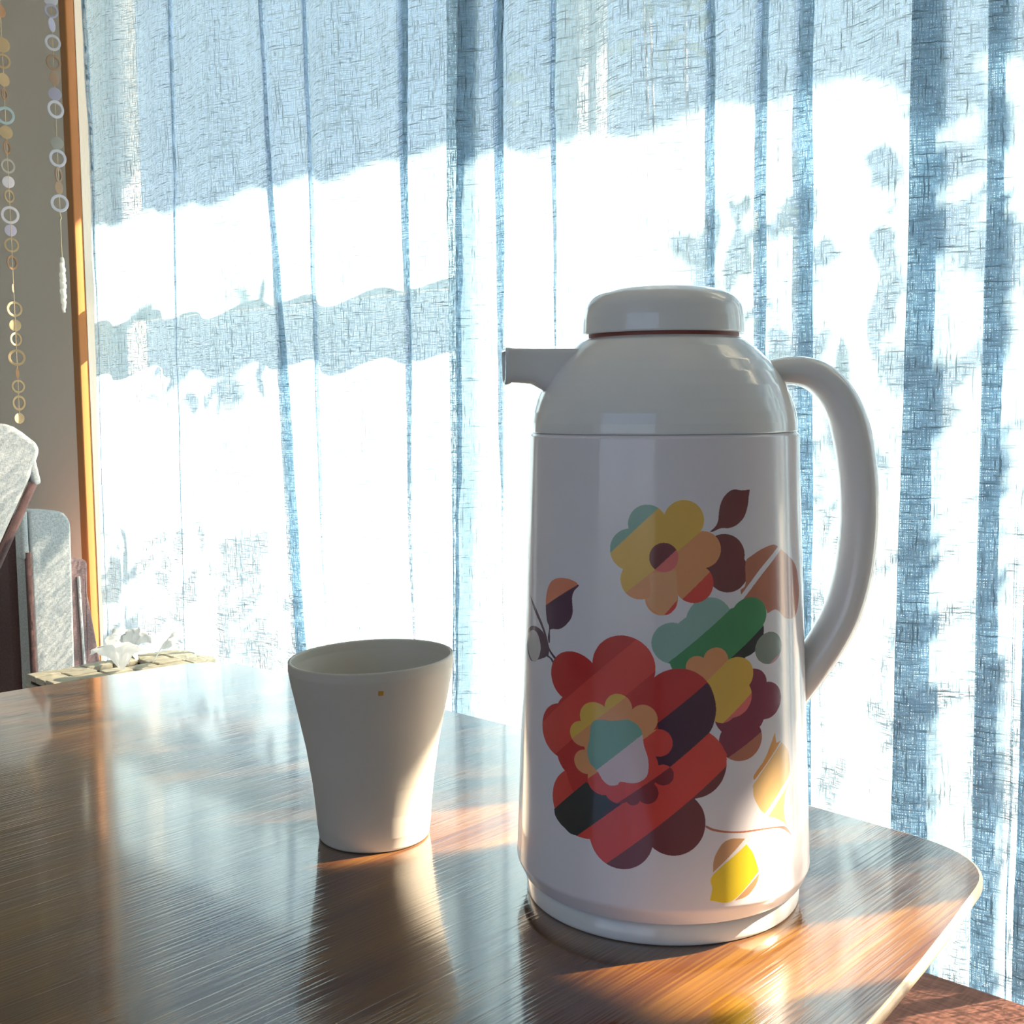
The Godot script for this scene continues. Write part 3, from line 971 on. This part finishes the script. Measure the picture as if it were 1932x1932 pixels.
func build_jug() -> void:
	var j := thing("vacuum_jug", "white vacuum jug printed with bold red, green and yellow flowers", "jug", Vector3(-0.3382, TABLE, -0.4722), deg_to_rad(43.0))
	# body: printed shell with a lower chamfer
	var st := fresh()
	var prof := rounded([[0.0702, 0.0112], [0.0735, 0.0185, 0.006], [0.0733, 0.021], [0.0654, 0.2300, 0.0014], [0.0640, 0.2312]], false, 5)
	var rows := []
	var uvs := []
	var seg := 144
	for p in prof:
		var row := PackedVector3Array()
		var uv := PackedVector2Array()
		for k in seg + 1:
			var a := -PI + TAU * k / seg
			row.append(Vector3(sin(a) * p.x, p.y, cos(a) * p.x))
			uv.append(Vector2((a * 69.5 + 110.0) / 220.0, 1.0 - p.y * 1000.0 / 235.0))
		rows.append(row)
		uvs.append(uv)
	# extra rings keep the long side smooth
	sheet(st, rows, uvs)
	put("body", done(st), mats.jug_print, j)
	put("base_ring", done(lathe(rounded([[0.0, 0.002], [0.0655, 0.002], [0.0655, 0.0], [0.0685, 0.0, 0.0015], [0.0687, 0.0125], [0.060, 0.0135]], false, 4))), mats.jug_white, j)
	put("shoulder", done(lathe(rounded([[0.060, 0.2308], [0.0648, 0.2314, 0.0008], [0.0646, 0.236, 0.003], [0.0637, 0.2412, 0.008], [0.0617, 0.2474, 0.01], [0.0590, 0.2535, 0.012], [0.0552, 0.2600, 0.012], [0.0512, 0.2652, 0.012], [0.0447, 0.2716, 0.012], [0.0405, 0.2752, 0.006], [0.0370, 0.2768, 0.002], [0.036, 0.2768]], false, 6))), mats.jug_white, j)
	put("neck", done(lathe(PackedVector2Array([Vector2(0.0365, 0.2760), Vector2(0.0365, 0.2800)]))), mats.jug_reflected_red, j)
	put("lid", done(lathe(rounded([[0.030, 0.2784], [0.0393, 0.2784, 0.0010], [0.0389, 0.2864, 0.01], [0.0378, 0.2925, 0.009], [0.0340, 0.2972, 0.008], [0.0262, 0.2998, 0.02], [0.0196, 0.3008, 0.01], [0.0105, 0.3014, 0.01], [0.0001, 0.3016]], false, 6))), mats.jug_white, j)
	# spout: a tapering channel with an open mouth pointing away from the handle
	var yaw := deg_to_rad(6.0)
	var out := []
	var sections := [[-0.036, 0.2490, 0.2716, 0.0125], [-0.0560, 0.2488, 0.2716, 0.0120], [-0.0610, 0.2520, 0.2716, 0.0115], [-0.0660, 0.2548, 0.2717, 0.0110], [-0.0755, 0.2553, 0.2719, 0.0106], [-0.0765, 0.2545, 0.2721, 0.0112], [-0.0785, 0.2545, 0.2721, 0.0112]]
	for s in sections:
		out.append(spout_ring(s[0], s[1], s[2], s[3]))
	out.append(spout_ring(-0.0785, 0.2563, 0.2707, 0.0092))
	out.append(spout_ring(-0.0600, 0.2570, 0.2705, 0.0090))
	var sp := fresh()
	sheet(sp, out, [], true)
	var spout := put("spout", done(sp), mats.jug_white, j)
	spout.rotation.y = yaw
	# handle
	var path := smooth_path([Vector3(0.040, 0.2560, 0), Vector3(0.0500, 0.2588, 0), Vector3(0.0600, 0.2605, 0), Vector3(0.0680, 0.2602, 0), Vector3(0.0760, 0.2572, 0), Vector3(0.0834, 0.2507, 0), Vector3(0.0898, 0.2401, 0), Vector3(0.0937, 0.2270, 0), Vector3(0.0963, 0.2113, 0), Vector3(0.0976, 0.1949, 0), Vector3(0.0974, 0.1797, 0), Vector3(0.0953, 0.1604, 0), Vector3(0.0905, 0.1417, 0), Vector3(0.0836, 0.1270, 0), Vector3(0.0745, 0.1130, 0), Vector3(0.0640, 0.0990, 0)], 5)
	var rr := []
	for i in path.size():
		var u := float(i) / (path.size() - 1)
		rr.append(Vector2(lerpf(0.0058, 0.0094, clampf(u * 2.2, 0, 1)), lerpf(0.0085, 0.0125, clampf(u * 2.5, 0, 1))))
	put("handle", done(tube(path, rr, Vector3.BACK, 24)), mats.jug_white, j)


func spout_ring(x: float, y0: float, y1: float, half: float) -> PackedVector3Array:
	var o := rounded([[-half, y1, 0.002], [half, y1, 0.002], [half * 0.8, y0, 0.006], [-half * 0.8, y0, 0.006]], true, 3)
	var row := PackedVector3Array()
	for p in o:
		row.append(Vector3(x, p.y, p.x))
	return row


func build_cup() -> void:
	var c := thing("cup", "cream handleless ceramic cup with a flared rim, left of the jug", "cup", Vector3(-0.5029, TABLE, -0.4212), deg_to_rad(43.0))
	var outer := [[0.0, 0.0012], [0.0270, 0.0010], [0.0285, 0.0, 0.001], [0.0312, 0.0002, 0.003], [0.0322, 0.0075, 0.01], [0.0333, 0.0201, 0.02], [0.0349, 0.0357, 0.03], [0.0372, 0.0513, 0.03], [0.0399, 0.0652, 0.03], [0.0425, 0.0776, 0.02], [0.0452, 0.0899, 0.015], [0.0466, 0.0985, 0.01], [0.0468, 0.1040, 0.0012], [0.0450, 0.1042, 0.0012], [0.0445, 0.0985, 0.01], [0.0425, 0.0890, 0.015], [0.0395, 0.0770, 0.02], [0.0368, 0.0650, 0.03], [0.0340, 0.0510, 0.03], [0.0318, 0.0357, 0.03], [0.0302, 0.0201, 0.02], [0.0285, 0.0080, 0.006], [0.0, 0.0055]]
	var prof := rounded(outer, false, 4)
	var st := fresh()
	var rows := []
	for p in prof:
		var row := PackedVector3Array()
		for k in 96:
			var a := TAU * k / 96
			# thrown by hand: faint rings, and a rim that leans a little
			var r := p.x + (0.00012 * sin(p.y * 900.0) if p.x > 0.03 else 0.0)
			var lift := 0.0007 * sin(a) * pow(p.y / 0.104, 2.0) * 2.0
			row.append(Vector3(sin(a) * r, p.y + lift, cos(a) * r))
		rows.append(row)
	sheet(st, rows, [], true)
	put("body", done(st), mats.cup_glaze, c)
	var m := put("stamp", box(Vector3(0.0028, 0.0026, 0.0006), 0.0002), mats.cup_mark, c)
	var a := deg_to_rad(13.0)
	m.position = Vector3(sin(a) * 0.0459, 0.0932, cos(a) * 0.0459)
	m.rotation = Vector3(0.16, a, 0)
	tag(m, "small square orange stamp")
